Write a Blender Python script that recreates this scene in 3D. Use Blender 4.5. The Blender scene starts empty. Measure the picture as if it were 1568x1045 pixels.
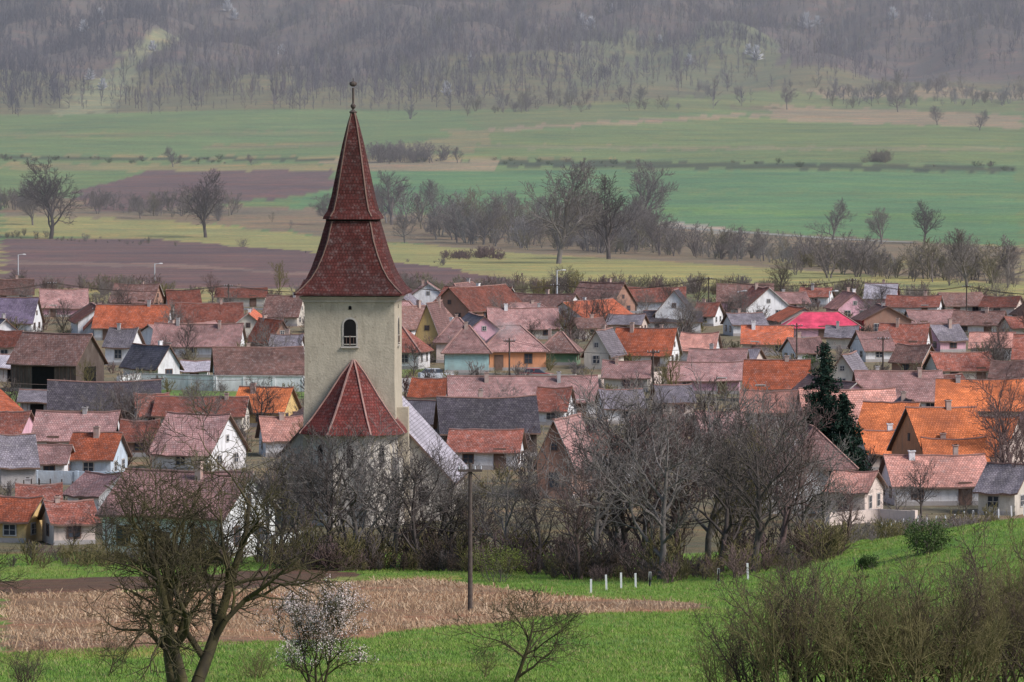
import bpy, math, random
import numpy as np
from mathutils import Vector, Matrix
R = random.Random(7); NR = np.random.default_rng(7)
scene = bpy.context.scene
FPX = 7840.0; CAMZ = 32.0; PITCH = math.atan(345.5/FPX)

# ------------------------------------------------------------------ terrain
_pd=[-200,0,50,100,170,210,245,280,310,340,370,400,430,900,1300,1400,1500,1700,1900,2000,2200,2500,2800,3500,5000,7500]
_pz=[50,30.3,24.3,18.7,13.0,10.6,8.3,6.0,4.2,2.4,1.0,0.2,0,0,0,3.5,8.5,18.3,28.8,35,49.4,79,120,230,480,760]
_td=np.arange(-200,7500,5.0); _tz=np.interp(_td,_pd,_pz)
_k=np.exp(-0.5*(np.arange(-6,7)/2.5)**2); _k/=_k.sum()
_tz=np.convolve(np.pad(_tz,6,mode='edge'),_k,mode='valid')
def sstep(a,b,x):
    t=np.clip((x-a)/(b-a),0,1); return t*t*(3-2*t)
def height(x,y):
    x=np.asarray(x,float); y=np.asarray(y,float)
    z=np.interp(y,_td,_tz)
    z=z+3.6*sstep(8,32,x)*np.exp(-((y-288)/58.0)**2)
    z=z+0.12*np.sin(x*0.31+y*0.11)*np.sin(y*0.17-x*0.07)*sstep(420,380,y)
    far=sstep(1950,2500,y)
    z=z+far*(6*np.sin(x*0.021+1.0)+6*np.sin(x*0.047+y*0.012)+3*np.sin(x*0.11-y*0.02)+2.5*np.sin(y*.06+x*.02))
    z=z+sstep(1300,1700,y)*(1.2*np.sin(x*0.013+y*0.004)+0.5*np.sin(x*0.04-y*0.013))
    return z
cp,sp=math.cos(PITCH),math.sin(PITCH)
_rd=np.concatenate([np.arange(60,1000,0.5),np.arange(1000,6000,3.0)])
def ground_at(u,v):
    a=(u-784)/FPX; b=(522.5-v)/FPX
    dx,dy,dz=a,cp+b*sp,-sp+b*cp
    X=dx/dy*_rd; Z=CAMZ+dz/dy*_rd
    d=Z-height(X,_rd)
    i=np.argmax(d<0)
    if i==0: i=len(_rd)-1
    t=d[i-1]/(d[i-1]-d[i]); D=_rd[i-1]+t*(_rd[i]-_rd[i-1])
    return (dx/dy*D, D, float(height(dx/dy*D,D)))
def project(x,y,z):
    rz=np.asarray(z)-CAMZ; f=y*cp-rz*sp; up=y*sp+rz*cp
    return 784+FPX*x/f, 522.5-FPX*up/f
def ppm(D): return FPX/D
def inpoly(px,py,poly):
    ins=np.zeros(px.shape,bool); n=len(poly)
    for i in range(n):
        x0,y0=poly[i]; x1,y1=poly[(i+1)%n]
        c=((y0>py)!=(y1>py)); 
        with np.errstate(divide='ignore',invalid='ignore'):
            xi=(x1-x0)*(py-y0)/((y1-y0) if y1!=y0 else 1e-9)+x0
        ins^=c&(px<xi)
    return ins
def gpoly(pts):
    out=[]
    n=len(pts)
    for i in range(n):
        (a,b),(c,d)=pts[i],pts[(i+1)%n]
        m=max(1,int(abs(c-a)/150))
        for k in range(m):
            t=k/m; g=ground_at(a+(c-a)*t,b+(d-b)*t); out.append((g[0],g[1]))
    return out

# ------------------------------------------------------------------ materials
def nodes(name):
    m=bpy.data.materials.new(name); m.use_nodes=True
    nt=m.node_tree; b=nt.nodes['Principled BSDF']
    b.inputs['Specular IOR Level'].default_value=0.2
    return m,nt,b
def N(nt,t,**kw):
    n=nt.nodes.new(t)
    for k,v in kw.items(): setattr(n,k,v)
    return n
def mixc(nt,fac,a,b,mode='MIX'):
    n=N(nt,'ShaderNodeMix',data_type='RGBA',blend_type=mode)
    for i,s in ((0,fac),(6,a),(7,b)):
        if hasattr(s,'links'): nt.links.new(s,n.inputs[i])
        elif i==0: n.inputs[0].default_value=s
        else: n.inputs[i].default_value=(*s[:3],1)
    return n.outputs[2]
def noise(nt,vec,scale,detail=4,rough=.6,lo=.3,hi=.7):
    n=N(nt,'ShaderNodeTexNoise'); n.inputs['Scale'].default_value=scale
    n.inputs['Detail'].default_value=detail; n.inputs['Roughness'].default_value=rough
    if vec is not None: nt.links.new(vec,n.inputs['Vector'])
    mr=N(nt,'ShaderNodeMapRange'); mr.inputs[1].default_value=lo; mr.inputs[2].default_value=hi
    nt.links.new(n.outputs[0],mr.inputs[0]); return mr.outputs[0]
def mapping(nt,vec,scale):
    m=N(nt,'ShaderNodeMapping'); m.inputs['Scale'].default_value=scale
    nt.links.new(vec,m.inputs[0]); return m.outputs[0]
def objrand_loc(nt):
    tc=N(nt,'ShaderNodeTexCoord'); oi=N(nt,'ShaderNodeObjectInfo')
    ad=N(nt,'ShaderNodeVectorMath',operation='ADD'); mu=N(nt,'ShaderNodeMath',operation='MULTIPLY')
    mu.inputs[1].default_value=100; nt.links.new(oi.outputs['Random'],mu.inputs[0])
    nt.links.new(tc.outputs['Object'],ad.inputs[0]); nt.links.new(mu.outputs[0],ad.inputs[1])
    return ad.outputs[0],oi.outputs['Random'],tc
def roof_mat(name,col,stain=.6,tile=True,rough=.85,lichen=(.38,.35,.34)):
    m,nt,b=nodes(name); vec,rnd,tc=objrand_loc(nt)
    c=mixc(nt,noise(nt,vec,.9,5,.65),[k*.62 for k in col],[min(1,k*1.25) for k in col])
    c=mixc(nt,noise(nt,vec,.28,4,.6,.45,.75),c,[k*.45+.02 for k in col])
    n2=N(nt,'ShaderNodeMath',operation='MULTIPLY'); n2.inputs[1].default_value=stain
    nt.links.new(noise(nt,vec,2.6,6,.75,.50,.70),n2.inputs[0])
    c=mixc(nt,n2.outputs[0],c,lichen)
    n3=N(nt,'ShaderNodeMath',operation='MULTIPLY'); n3.inputs[1].default_value=min(.8,stain*1.2)
    nt.links.new(noise(nt,mapping(nt,vec,(1,1,.5)),1.1,6,.8,.53,.66),n3.inputs[0])
    c=mixc(nt,n3.outputs[0],c,[k*.3+.012 for k in col])
    if tile:
        br=N(nt,'ShaderNodeTexBrick'); br.inputs['Scale'].default_value=1
        br.inputs['Brick Width'].default_value=.24; br.inputs['Row Height'].default_value=.27
        br.inputs['Mortar Size'].default_value=.028; br.inputs['Color1'].default_value=(1,1,1,1)
        br.inputs['Color2'].default_value=(.62,.62,.62,1); br.inputs['Mortar'].default_value=(.35,.33,.33,1)
        nt.links.new(tc.outputs['UV'],br.inputs['Vector'])
        c=mixc(nt,.8,c,br.outputs[0],'MULTIPLY')
        bp=N(nt,'ShaderNodeBump'); bp.inputs['Distance'].default_value=.05; bp.inputs['Strength'].default_value=.6
        nt.links.new(br.outputs[0],bp.inputs['Height']); nt.links.new(bp.outputs[0],b.inputs['Normal'])
    hs=N(nt,'ShaderNodeHueSaturation'); mr=N(nt,'ShaderNodeMapRange')
    mr.inputs[3].default_value=.66; mr.inputs[4].default_value=1.5
    if stain<.26: mr.inputs[3].default_value=.9; mr.inputs[4].default_value=1.15
    nt.links.new(rnd,mr.inputs[0]); nt.links.new(mr.outputs[0],hs.inputs['Value'])
    nt.links.new(c,hs.inputs['Color']); nt.links.new(hs.outputs[0],b.inputs['Base Color'])
    b.inputs['Roughness'].default_value=rough; return m
def wall_mat(name,col,grime=.55,dirt=(.24,.21,.19),fine=False):
    m,nt,b=nodes(name); vec,rnd,tc=objrand_loc(nt)
    c=mixc(nt,noise(nt,vec,1.2,5,.6),[k*.8 for k in col],col)
    st=noise(nt,mapping(nt,vec,(2.2,2.2,.35)),1.2,6,.7,.48,.8)
    mu=N(nt,'ShaderNodeMath',operation='MULTIPLY'); mu.inputs[1].default_value=grime
    nt.links.new(st,mu.inputs[0]); c=mixc(nt,mu.outputs[0],c,dirt)
    if fine:
        c=mixc(nt,noise(nt,vec,.55,7,.7,.52,.6),c,[k*.8 for k in col]); c=mixc(nt,noise(nt,vec,2.2,7,.8,.6,.68),c,dirt)
    sx=N(nt,'ShaderNodeSeparateXYZ'); nt.links.new(tc.outputs['Object'],sx.inputs[0])
    mr=N(nt,'ShaderNodeMapRange'); mr.inputs[1].default_value=1.2; mr.inputs[2].default_value=0
    mr.inputs[4].default_value=.4; nt.links.new(sx.outputs[2],mr.inputs[0])
    c=mixc(nt,mr.outputs[0],c,dirt)
    nt.links.new(c,b.inputs['Base Color']); b.inputs['Roughness'].default_value=.9
    bp=N(nt,'ShaderNodeBump'); bp.inputs['Distance'].default_value=.03; bp.inputs['Strength'].default_value=.5
    nt.links.new(noise(nt,vec,6,5),bp.inputs['Height']); nt.links.new(bp.outputs[0],b.inputs['Normal'])
    return m
def simple_mat(name,c1,c2=None,scale=2,rough=.85,lo=.3,hi=.7,metal=0):
    m,nt,b=nodes(name); c2=c2 or [k*.6 for k in c1]
    g=N(nt,'ShaderNodeNewGeometry')
    c=mixc(nt,noise(nt,g.outputs['Position'],scale,4,.65,lo,hi),c1,c2)
    nt.links.new(c,b.inputs['Base Color']); b.inputs['Roughness'].default_value=rough; b.inputs['Metallic'].default_value=metal
    return m
ROOF={k:roof_mat('roof_'+k,c,s,t) for k,c,s,t in [
 ('rust',(.31,.105,.075),.5,True),('brown',(.21,.115,.098),.5,True),('orange',(.56,.15,.075),.4,True),
 ('bright',(.86,.24,.09),.12,True),('pinkb',(.40,.225,.21),.5,True),('grey',(.23,.205,.235),.5,True),
 ('dark',(.08,.07,.085),.3,True),('purple',(.28,.22,.32),.4,True),('magenta',(.72,.08,.15),.1,False),
 ('salmon',(.64,.31,.25),.4,True),('metal',(.43,.40,.45),.35,True),('church',(.110,.030,.026),.30,True),('churchr',(.19,.042,.035),.3,True)]}
WALL={k:wall_mat('plaster_'+k,c) for k,c in dict(white=(.80,.80,.82),cream=(.62,.57,.5),yellow=(.66,.46,.2),
 orange=(.72,.32,.17),teal=(.36,.52,.52),pink=(.72,.42,.50),green=(.18,.32,.19),brick=(.36,.21,.16),wood=(.10,.075,.065),
 peach=(.70,.58,.52),blue=(.55,.64,.74),greyw=(.42,.40,.40)).items()}
M_church=wall_mat('church_plaster',(.50,.44,.345),.6,(.20,.165,.125),True)
M_churchw=wall_mat('church_limewash',(.52,.48,.43),.6,(.24,.20,.17),True)
M_glass=simple_mat('window_glass',(.03,.035,.045),(.06,.07,.09),1,.15)
M_frame=simple_mat('window_frame',(.52,.5,.48),(.35,.32,.3),3)
M_framed=simple_mat('window_frame_brown',(.13,.085,.065),(.19,.12,.1),3)
M_dark=simple_mat('dark_opening_and_lip_shade',(.012,.011,.012))
M_chim=simple_mat('chimney_brick',(.36,.22,.18),(.42,.35,.32),2)
M_ridge=simple_mat('ridge_tile',(.38,.24,.21),(.26,.14,.12),2)
M_bark=simple_mat('bark',(.065,.052,.05),(.12,.10,.092),1.5)
M_barkmoss=simple_mat('mossy_bark',(.034,.027,.024),(.11,.092,.04),1.1)
M_barkred=simple_mat('reddish_bark',(.12,.078,.076),(.17,.12,.11),.7)
M_barkgrey=simple_mat('grey_bark',(.14,.122,.116),(.22,.195,.18),.7)
M_twigy=simple_mat('yellowish_twigs',(.12,.10,.05),(.18,.155,.07),1.0)
M_twigb=simple_mat('brown_twigs',(.10,.07,.052),(.075,.055,.045),1.0)
M_needle=simple_mat('fir_needles',(.022,.05,.034),(.01,.024,.017),1.5)
M_leafg=simple_mat('evergreen_leaves',(.04,.08,.024),(.08,.11,.035),3)
M_bud=simple_mat('spring_buds',(.16,.19,.04),(.1,.13,.03),3)
M_petal=simple_mat('blossom_petals',(.80,.72,.70),(.62,.50,.48),4)
M_farblossom=simple_mat('pale_blossom',(.66,.66,.70),(.5,.5,.54),.5)
M_forest=simple_mat('forest_twigs',(.072,.066,.092),(.15,.125,.15),.012,lo=.4,hi=.6)
M_forestd=simple_mat('forest_twigs_dark',(.048,.052,.078),(.095,.09,.115),.012,lo=.4,hi=.6)
M_forest2=simple_mat('forest_twigs_pale',(.25,.235,.24),(.17,.165,.15),.012,lo=.4,hi=.6)
M_forest3=simple_mat('forest_twigs_olive',(.12,.12,.08),(.16,.12,.105),.012,lo=.4,hi=.6)
M_belt=simple_mat('hedgerow_twigs',(.15,.125,.12),(.21,.18,.165),.03)
M_belt2=simple_mat('hedgerow_twigs_olive',(.15,.14,.09),(.20,.17,.12),.03)
M_stub=simple_mat('dry_corn_stubble',(.50,.36,.23),(.30,.18,.11),.8)
M_stub2=simple_mat('dry_corn_husk',(.60,.47,.33),(.4,.28,.18),.8)
M_tuft=simple_mat('grass_blades',(.12,.25,.04),(.22,.29,.065),.3)
M_drygrass=simple_mat('dry_grass',(.38,.33,.16),(.27,.25,.1),.35)
M_pole=simple_mat('weathered_pole',(.06,.045,.04),(.11,.09,.08),3)
M_white=simple_mat('white_paint',(.75,.75,.75),(.6,.6,.6),2)
M_steel=simple_mat('galvanised_steel',(.55,.57,.6),(.45,.46,.5),2,.5)
M_asph=simple_mat('asphalt',(.11,.11,.115),(.15,.145,.14),.6)
M_car=simple_mat('silver_car_paint',(.5,.52,.55),(.48,.5,.53),1,.3)
M_carr=simple_mat('red_car_paint',(.35,.03,.03),(.3,.03,.03),1,.3)
M_tyre=simple_mat('tyre_rubber',(.02,.02,.02))

# ------------------------------------------------------------------ mesh helpers
def link(o): scene.collection.objects.link(o); return o
def np_mesh(name,V,F,mats,midx=None,smooth=False):
    me=bpy.data.meshes.new(name); V=np.asarray(V,np.float32); F=np.asarray(F,np.int32); k=F.shape[1]
    me.vertices.add(len(V)); me.vertices.foreach_set('co',V.ravel())
    me.loops.add(F.size); me.loops.foreach_set('vertex_index',F.ravel())
    me.polygons.add(len(F)); me.polygons.foreach_set('loop_start',np.arange(0,F.size,k,dtype=np.int32))
    me.polygons.foreach_set('loop_total',np.full(len(F),k,np.int32))
    if midx is not None: me.polygons.foreach_set('material_index',np.asarray(midx,np.int32))
    if smooth: me.polygons.foreach_set('use_smooth',np.ones(len(F),bool))
    for m in (mats if isinstance(mats,list) else [mats]): me.materials.append(m)
    me.update(calc_edges=True); return me
class MB:
    def __init__(s): s.v=[]; s.f=[]; s.m=[]; s.mats=[]
    def mi(s,mat):
        if mat not in s.mats: s.mats.append(mat)
        return s.mats.index(mat)
    def poly(s,pts,mat):
        n=len(s.v); s.v+= [tuple(p) for p in pts]; s.f.append(list(range(n,n+len(pts)))); s.m.append(s.mi(mat))
    def box(s,c,d,mat,M=None,taper=1.0):
        x,y,z=[k/2 for k in d]; P=[]
        for k in ((-1,-1,-1),(1,-1,-1),(1,1,-1),(-1,1,-1),(-1,-1,1),(1,-1,1),(1,1,1),(-1,1,1)):
            t=taper if k[2]>0 else 1
            p=Vector((k[0]*x*t,k[1]*y*t,k[2]*z))
            if M: p=M@p
            P.append(p+Vector(c))
        for f in ((0,3,2,1),(4,5,6,7),(0,1,5,4),(1,2,6,5),(2,3,7,6),(3,0,4,7)): s.poly([P[i] for i in f],mat)
    def loft(s,rings,mat,cap=True):
        for a,b in zip(rings[:-1],rings[1:]):
            n=len(a)
            for i in range(n): s.poly([a[i],a[(i+1)%n],b[(i+1)%n],b[i]],mat)
        if cap: s.poly(rings[-1],mat); s.poly(rings[0][::-1],mat)
    def cyl(s,c,r,h,mat,n=10,r2=None):
        r2=r if r2 is None else r2
        ring=lambda rr,z:[(c[0]+rr*math.cos(2*math.pi*i/n),c[1]+rr*math.sin(2*math.pi*i/n),z) for i in range(n)]
        s.loft([ring(r,c[2]),ring(r2,c[2]+h)],mat)
    def obj(s,name,parent=None):
        me=bpy.data.meshes.new(name); me.from_pydata(s.v,[],s.f)
        for m in s.mats: me.materials.append(m)
        me.polygons.foreach_set('material_index',s.m)
        uv=me.uv_layers.new(name='UVMap'); me.update()
        vs=me.vertices; co=np.zeros(len(me.loops)*2,np.float32)
        for p in me.polygons:
            n=p.normal
            t=Vector((0,0,1)).cross(n)
            t=Vector((1,0,0)) if t.length<.05 else t.normalized()
            b=n.cross(t)
            for li in p.loop_indices:
                q=vs[me.loops[li].vertex_index].co; co[2*li]=q.dot(t); co[2*li+1]=q.dot(b)
        uv.data.foreach_set('uv',co)
        o=link(bpy.data.objects.new(name,me))
        if parent: o.parent=parent
        return o
def empty(name,loc,rot=0):
    e=link(bpy.data.objects.new(name,None)); e.location=loc; e.rotation_euler=(0,0,rot); e.empty_display_size=.5; return e

# ------------------------------------------------------------------ ground sheet
ys=np.concatenate([np.linspace(-150,12,20),np.geomspace(14,7000,760)])
t=np.linspace(-1,1,861); tt=.75*t**3+.25*t
X=np.zeros((len(ys),len(t)));Y=np.zeros_like(X)
for i,y in enumerate(ys): X[i]=tt*(0.4*max(y,0)+150); Y[i]=y
Z=height(X,Y)
col=np.zeros(X.shape+(3,))
jx=X+ (0.004*Y)*np.sin(Y*.9+X*.5)*.4; jy=Y+ (.003*Y)*(np.sin(X*.35)+np.sin(X*.83+2))*.6
def setc(mask,c): col[mask]=c
C_me=(.13,.25,.05); C_v=(.19,.175,.12); C_ol=(.30,.295,.15); C_gr=(.165,.265,.12); C_gt=(.13,.275,.135)
C_so=(.16,.115,.12); C_br=(.23,.20,.145); C_fo=(.15,.135,.135); C_be=(.33,.29,.2)
setc(Y<=352,C_me); setc(Y>352,(.13,.125,.08)); setc(Y>400,C_v); setc(Y>880,C_ol); setc(Y>1270,C_gr); setc(Y>1980,(.19,.20,.125)); setc(Y>2230,C_fo)
SOIL=[(-200,893),(300,881),(500,870),(560,882),(500,898),(-200,920)]
ZONES=[
 ([(0,868),(110,862),(115,882),(0,892)],(.19,.28,.07)),
 (SOIL,(.12,.078,.055)),
 ([(500,884),(700,880),(700,890),(520,896)],(.24,.28,.09)),
 ([(0,912),(400,902),(640,884),(800,905),(1060,922),(1090,932),(800,950),(560,978),(0,1006)],(.25,.165,.105)),
 ([(0,1006),(300,990),(300,1000),(0,1020)],(.3,.3,.09)),
 ([(180,585),(480,588),(470,602),(170,600)],(.16,.25,.09)),
 ([(500,570),(640,560),(640,600),(500,606)],(.16,.24,.09)),([(0,600),(80,596),(80,625),(0,625)],(.16,.25,.09)),
 ([(180,598),(480,602),(480,612),(180,610)],(.14,.25,.08)),
 ([(0,365),(250,366),(480,386),(700,412),(830,442),(0,442)],C_so),
 ([(0,398),(300,405),(560,425),(560,429),(300,411),(0,404)],(.22,.17,.16)),
 ([(800,440),(1100,440),(1568,460),(1568,466),(800,462)],(.19,.22,.11)),
 ([(820,418),(1100,405),(1568,430),(1568,445),(1100,432),(840,428)],C_ol),
 ([(0,330),(260,338),(600,372),(830,392),(1100,407),(1568,438),(1568,452),(900,432),(690,412),(480,386),(250,366),(0,362)],(.32,.335,.15)),
 ([(0,300),(440,318),(1000,345),(1568,380),(1568,436),(1100,405),(830,390),(600,370),(260,338),(0,330)],C_br),
 ([(1180,395),(1400,400),(1400,412),(1180,408)],(.27,.26,.14)),
 ([(110,297),(230,262),(515,262),(515,292),(300,318),(150,325)],C_so),
 ([(0,255),(235,258),(112,297),(0,300)],C_gr),
 ([(420,318),(520,290),(560,262),(1010,262),(1568,264),(1568,378),(1010,345),(700,328)],C_gt),
 ([(900,290),(1568,296),(1568,302),(900,295)],(.16,.28,.13)),([(1000,318),(1568,332),(1568,342),(1000,324)],(.15,.30,.12)),
 ([(1020,340),(1120,350),(1115,358),(1010,348)],(.4,.4,.36)),
 ([(0,238),(1568,238),(1568,244),(0,244)],C_ol),
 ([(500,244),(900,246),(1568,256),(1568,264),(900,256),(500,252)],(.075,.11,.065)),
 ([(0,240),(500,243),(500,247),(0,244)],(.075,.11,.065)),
 ([(500,246),(760,246),(760,262),(500,262)],C_be),
 ([(0,250),(500,252),(515,262),(235,262),(0,258)],C_ol),
 ([(540,196),(700,198),(1050,206),(1050,222),(820,236),(560,232)],(.26,.27,.15)),
 ([(880,208),(1030,210),(1000,222),(890,220)],(.32,.25,.19)),
 ([(0,188),(540,178),(700,205),(540,240),(0,238)],C_gr),
 ([(740,205),(1180,178),(1568,196),(1568,252),(1000,244),(740,240)],(.18,.265,.115)),
 ([(1180,158),(1568,178),(1568,198),(1180,184)],C_be),
 ([(700,175),(1180,140),(1568,150),(1568,176),(1180,160),(760,200)],(.19,.25,.12)),
 ([(1240,135),(1568,136),(1568,152),(1240,146)],C_be),
 ([(760,196),(1180,172),(1568,186),(1568,192),(1180,178),(760,202)],C_be),
 ([(740,222),(1568,226),(1568,232),(740,228)],(.25,.28,.16)),
 ([(0,204),(500,200),(500,206),(0,211)],(.21,.26,.13)),([(300,222),(560,215),(560,221),(300,229)],(.23,.25,.14)),
 ([(84,178),(130,130),(190,80),(285,45),(292,56),(215,105),(160,172)],(.28,.32,.2)),
 ([(880,60),(1200,70),(1200,128),(880,140)],(.18,.21,.13)),
]
for pts,c in ZONES:
    gp=gpoly(pts); setc(inpoly(jx,jy,gp),c)
V=np.stack([X,Y,Z],-1).reshape(-1,3); nr,nc=X.shape
idx=np.arange(nr*nc).reshape(nr,nc)
F=np.stack([idx[:-1,:-1],idx[:-1,1:],idx[1:,1:],idx[1:,:-1]],-1).reshape(-1,4)
gm,nt,b=nodes('ground_cover')
at=N(nt,'ShaderNodeAttribute',attribute_name='Col'); g=N(nt,'ShaderNodeNewGeometry'); P=g.outputs['Position']
n1=noise(nt,P,.9,6,.75,.3,.7); n2=noise(nt,mapping(nt,P,(.5,1,1)),.045,7,.75,.35,.65); n3=noise(nt,mapping(nt,P,(.2,1.2,1)),.1,6,.7,.42,.7)
n4=noise(nt,mapping(nt,P,(.6,1,1)),.22,6,.7,.5,.72)
cA=mixc(nt,1.0,at.outputs['Color'],mixc(nt,n1,(.62,.62,.62),(1.25,1.25,1.2)),'MULTIPLY')
cB=mixc(nt,1.0,cA,mixc(nt,n2,(.70,.74,.8),(1.22,1.15,1.05)),'MULTIPLY')
cC=mixc(nt,1.0,cB,mixc(nt,n3,(1,1,1),(1.3,1.05,.85)),'MULTIPLY')
cC=mixc(nt,1.0,cC,mixc(nt,n4,(1,1,1),(1.55,1.05,1.1)),'MULTIPLY')
nt.links.new(cC,b.inputs['Base Color']); b.inputs['Roughness'].default_value=.95
bp=N(nt,'ShaderNodeBump'); bp.inputs['Distance'].default_value=.25; bp.inputs['Strength'].default_value=.6
nt.links.new(noise(nt,P,1.6,6,.75,.2,.8),bp.inputs['Height']); nt.links.new(bp.outputs[0],b.inputs['Normal'])
me=np_mesh('ground',V,F,gm,smooth=True)
ca=me.color_attributes.new('Col','FLOAT_COLOR','POINT')
ca.data.foreach_set('color',np.concatenate([col.reshape(-1,3),np.ones((nr*nc,1))],1).astype(np.float32).ravel())
link(bpy.data.objects.new('ground',me))

# ------------------------------------------------------------------ trees
def tubes(P0,P1,R0,R1,n=3):
    d=P1-P0; d/=np.linalg.norm(d,axis=1)[:,None]+1e-9
    ref=np.where(np.abs(d[:,2:3])<.9,np.array([[0,0,1.]]),np.array([[1.,0,0]]))
    a=np.cross(d,ref); a/=np.linalg.norm(a,axis=1)[:,None]; bb=np.cross(d,a)
    an=2*np.pi*np.arange(n)/n
    ring=np.cos(an)[None,:,None]*a[:,None]+np.sin(an)[None,:,None]*bb[:,None]
    V=np.concatenate([P0[:,None]+R0[:,None,None]*ring,P1[:,None]+R1[:,None,None]*ring],1)
    k=np.arange(n); f=np.stack([k,(k+1)%n,n+(k+1)%n,n+k],-1)
    F=f[None]+(np.arange(len(P0))*2*n)[:,None,None]
    return V.reshape(-1,3),F.reshape(-1,4)
def grow_tree(seed,H=8,r0=.22,tf=.25,nch=(8,7,6,4),up=.10,ang=(35,60),lenf=.55,rmin=.012,wob=.16,trunkL=.75,stems=1,lean=0.1,boff=.25):
    rg=random.Random(seed); S=[]; tips=[]
    def grow(p,d,L,r,lev):
        ns=(7,5,4,3,2)[min(lev,4)]; pts=[]
        for i in range(ns):
            w=wob*(.5 if lev==0 else 1.25)
            d=(d+Vector((rg.gauss(0,w),rg.gauss(0,w),rg.gauss(0,w)+(up if lev>0 else 0.05)))).normalized()
            q=p+d*(L/ns); ra=max(rmin,r*(1-.75*i/ns)); rb=max(rmin*.7,r*(1-.75*(i+1)/ns))
            S.append((*p,*q,ra,rb,lev)); pts.append((p.copy(),q.copy(),d.copy(),ra)); p=q
        if lev<len(nch):
            k=nch[lev]; az=rg.uniform(0,6.28)
            for j in range(k):
                s0=tf if lev==0 else .18
                tt_=s0+(1-s0)*(j+rg.uniform(.1,.9))/k
                x=min(ns-1,int(tt_*ns)); a,q,dd,ra=pts[x]; pp=a.lerp(q,tt_*ns-x)
                az+=2.4+rg.uniform(-.5,.5)
                th=math.radians(rg.uniform(*ang))*(1.0 if j<k-1 else .4)
                side=dd.orthogonal().normalized(); side.rotate(Matrix.Rotation(az,3,dd).to_quaternion())
                nd=(dd*math.cos(th)+side*math.sin(th)).normalized()
                grow(pp,nd,L*lenf*rg.uniform(.75,1.2)*(1.25-.6*tt_ if lev==0 else 1.15-.45*tt_),ra*rg.uniform(.5,.72),lev+1)
        else: tips.append(tuple(p))
    for s in range(stems):
        a=s*6.283/stems+rg.uniform(-.5,.5); l=lean*rg.uniform(.4,1)
        grow(Vector((boff*math.cos(a)*(stems>1),boff*math.sin(a)*(stems>1),-.3)),Vector((l*math.cos(a),l*math.sin(a),1)).normalized(),H*trunkL*rg.uniform(.8,1.05),r0,0)
    S=np.array(S); zmax=np.percentile(S[:,5],99.3); sc=H/zmax
    S[:,:6]*=sc
    Vs=[];Fs=[];o=0
    for m,n in ((S[:,8]<=1,6),(S[:,8]>1,3)):
        q=S[m]
        if len(q)==0: continue
        v,f=tubes(q[:,:3],q[:,3:6],q[:,6],q[:,7],n); Vs.append(v);Fs.append(f+o);o+=len(v)
    return np.concatenate(Vs),np.concatenate(Fs),np.array(tips)*sc
TM={}
def tmpl(key,mat,**kw):
    H=kw['H']; V,F,tips=grow_tree(**kw); TM[key]=(np_mesh('tree_'+key,V,F,mat),H,V,F,tips)
tmpl('big',M_barkmoss,seed=12,H=8.8,r0=.25,tf=.18,nch=(9,7,6,4),rmin=.0105,ang=(32,62),lenf=.57,trunkL=.80,wob=.2,stems=3,lean=.5,boff=.14,up=.05)
tmpl('small',M_barkmoss,seed=5,H=3.2,r0=.085,tf=.25,nch=(8,6,5,3),rmin=.008,ang=(40,65),lenf=.62,trunkL=.6)
for i,(s,mt,a,lf) in enumerate([(21,M_bark,(30,52),.55),(22,M_barkgrey,(38,60),.58),(23,M_barkred,(28,50),.52),(24,M_barkgrey,(35,58),.57),(25,M_twigy,(25,42),.5),(26,M_bark,(30,55),.55)]):
    tmpl('v%d'%i,mt,seed=s,H=9,r0=.21,tf=.2,nch=(10,7,5,3),rmin=.016,ang=a,lenf=lf,trunkL=.72)
for i,s in enumerate((31,32,33)):
    tmpl('shrub%d'%i,[M_twigy,M_twigb,M_twigy][i],seed=s,H=4.5,r0=.05,tf=.12,nch=(9,6,4),rmin=.0068,ang=(25,50),lenf=.46,trunkL=.85,stems=8,lean=.5,up=.09,wob=.22)
for i,s in enumerate((41,42,43,44)):
    tmpl('far%d'%i,[M_barkgrey,M_barkgrey,M_belt,M_bark][i],seed=s,H=16,r0=.4,tf=.15,nch=(12,8,6,3),rmin=.035,ang=(30,55),lenf=.55,trunkL=.75)
def place_tree(key,u,v,top,name='bare_tree',rot=None,wx=1.0,pos=None):
    x,y,z=pos if pos else ground_at(u,v); me,H=TM[key][:2]
    h=(v-top)/ppm(y); s=h/H
    o=link(bpy.data.objects.new(name,me)); o.location=(x,y,z-.05); o.scale=(s*wx,s*wx,s)
    o.rotation_euler=(0,0,R.uniform(0,6.28) if rot is None else rot); return o
place_tree('big',285,1066,650,rot=.6,wx=.95)
place_tree('small',785,1048,898,rot=1.0,wx=1.2)
place_tree('small',742,1040,990); place_tree('small',165,1036,975,'shrub')
place_tree('big',-60,930,770,rot=2.)
place_tree('shrub1',40,1050,985,'shrub',wx=1.3); place_tree('shrub0',392,1040,985,'shrub',wx=1.2)
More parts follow.
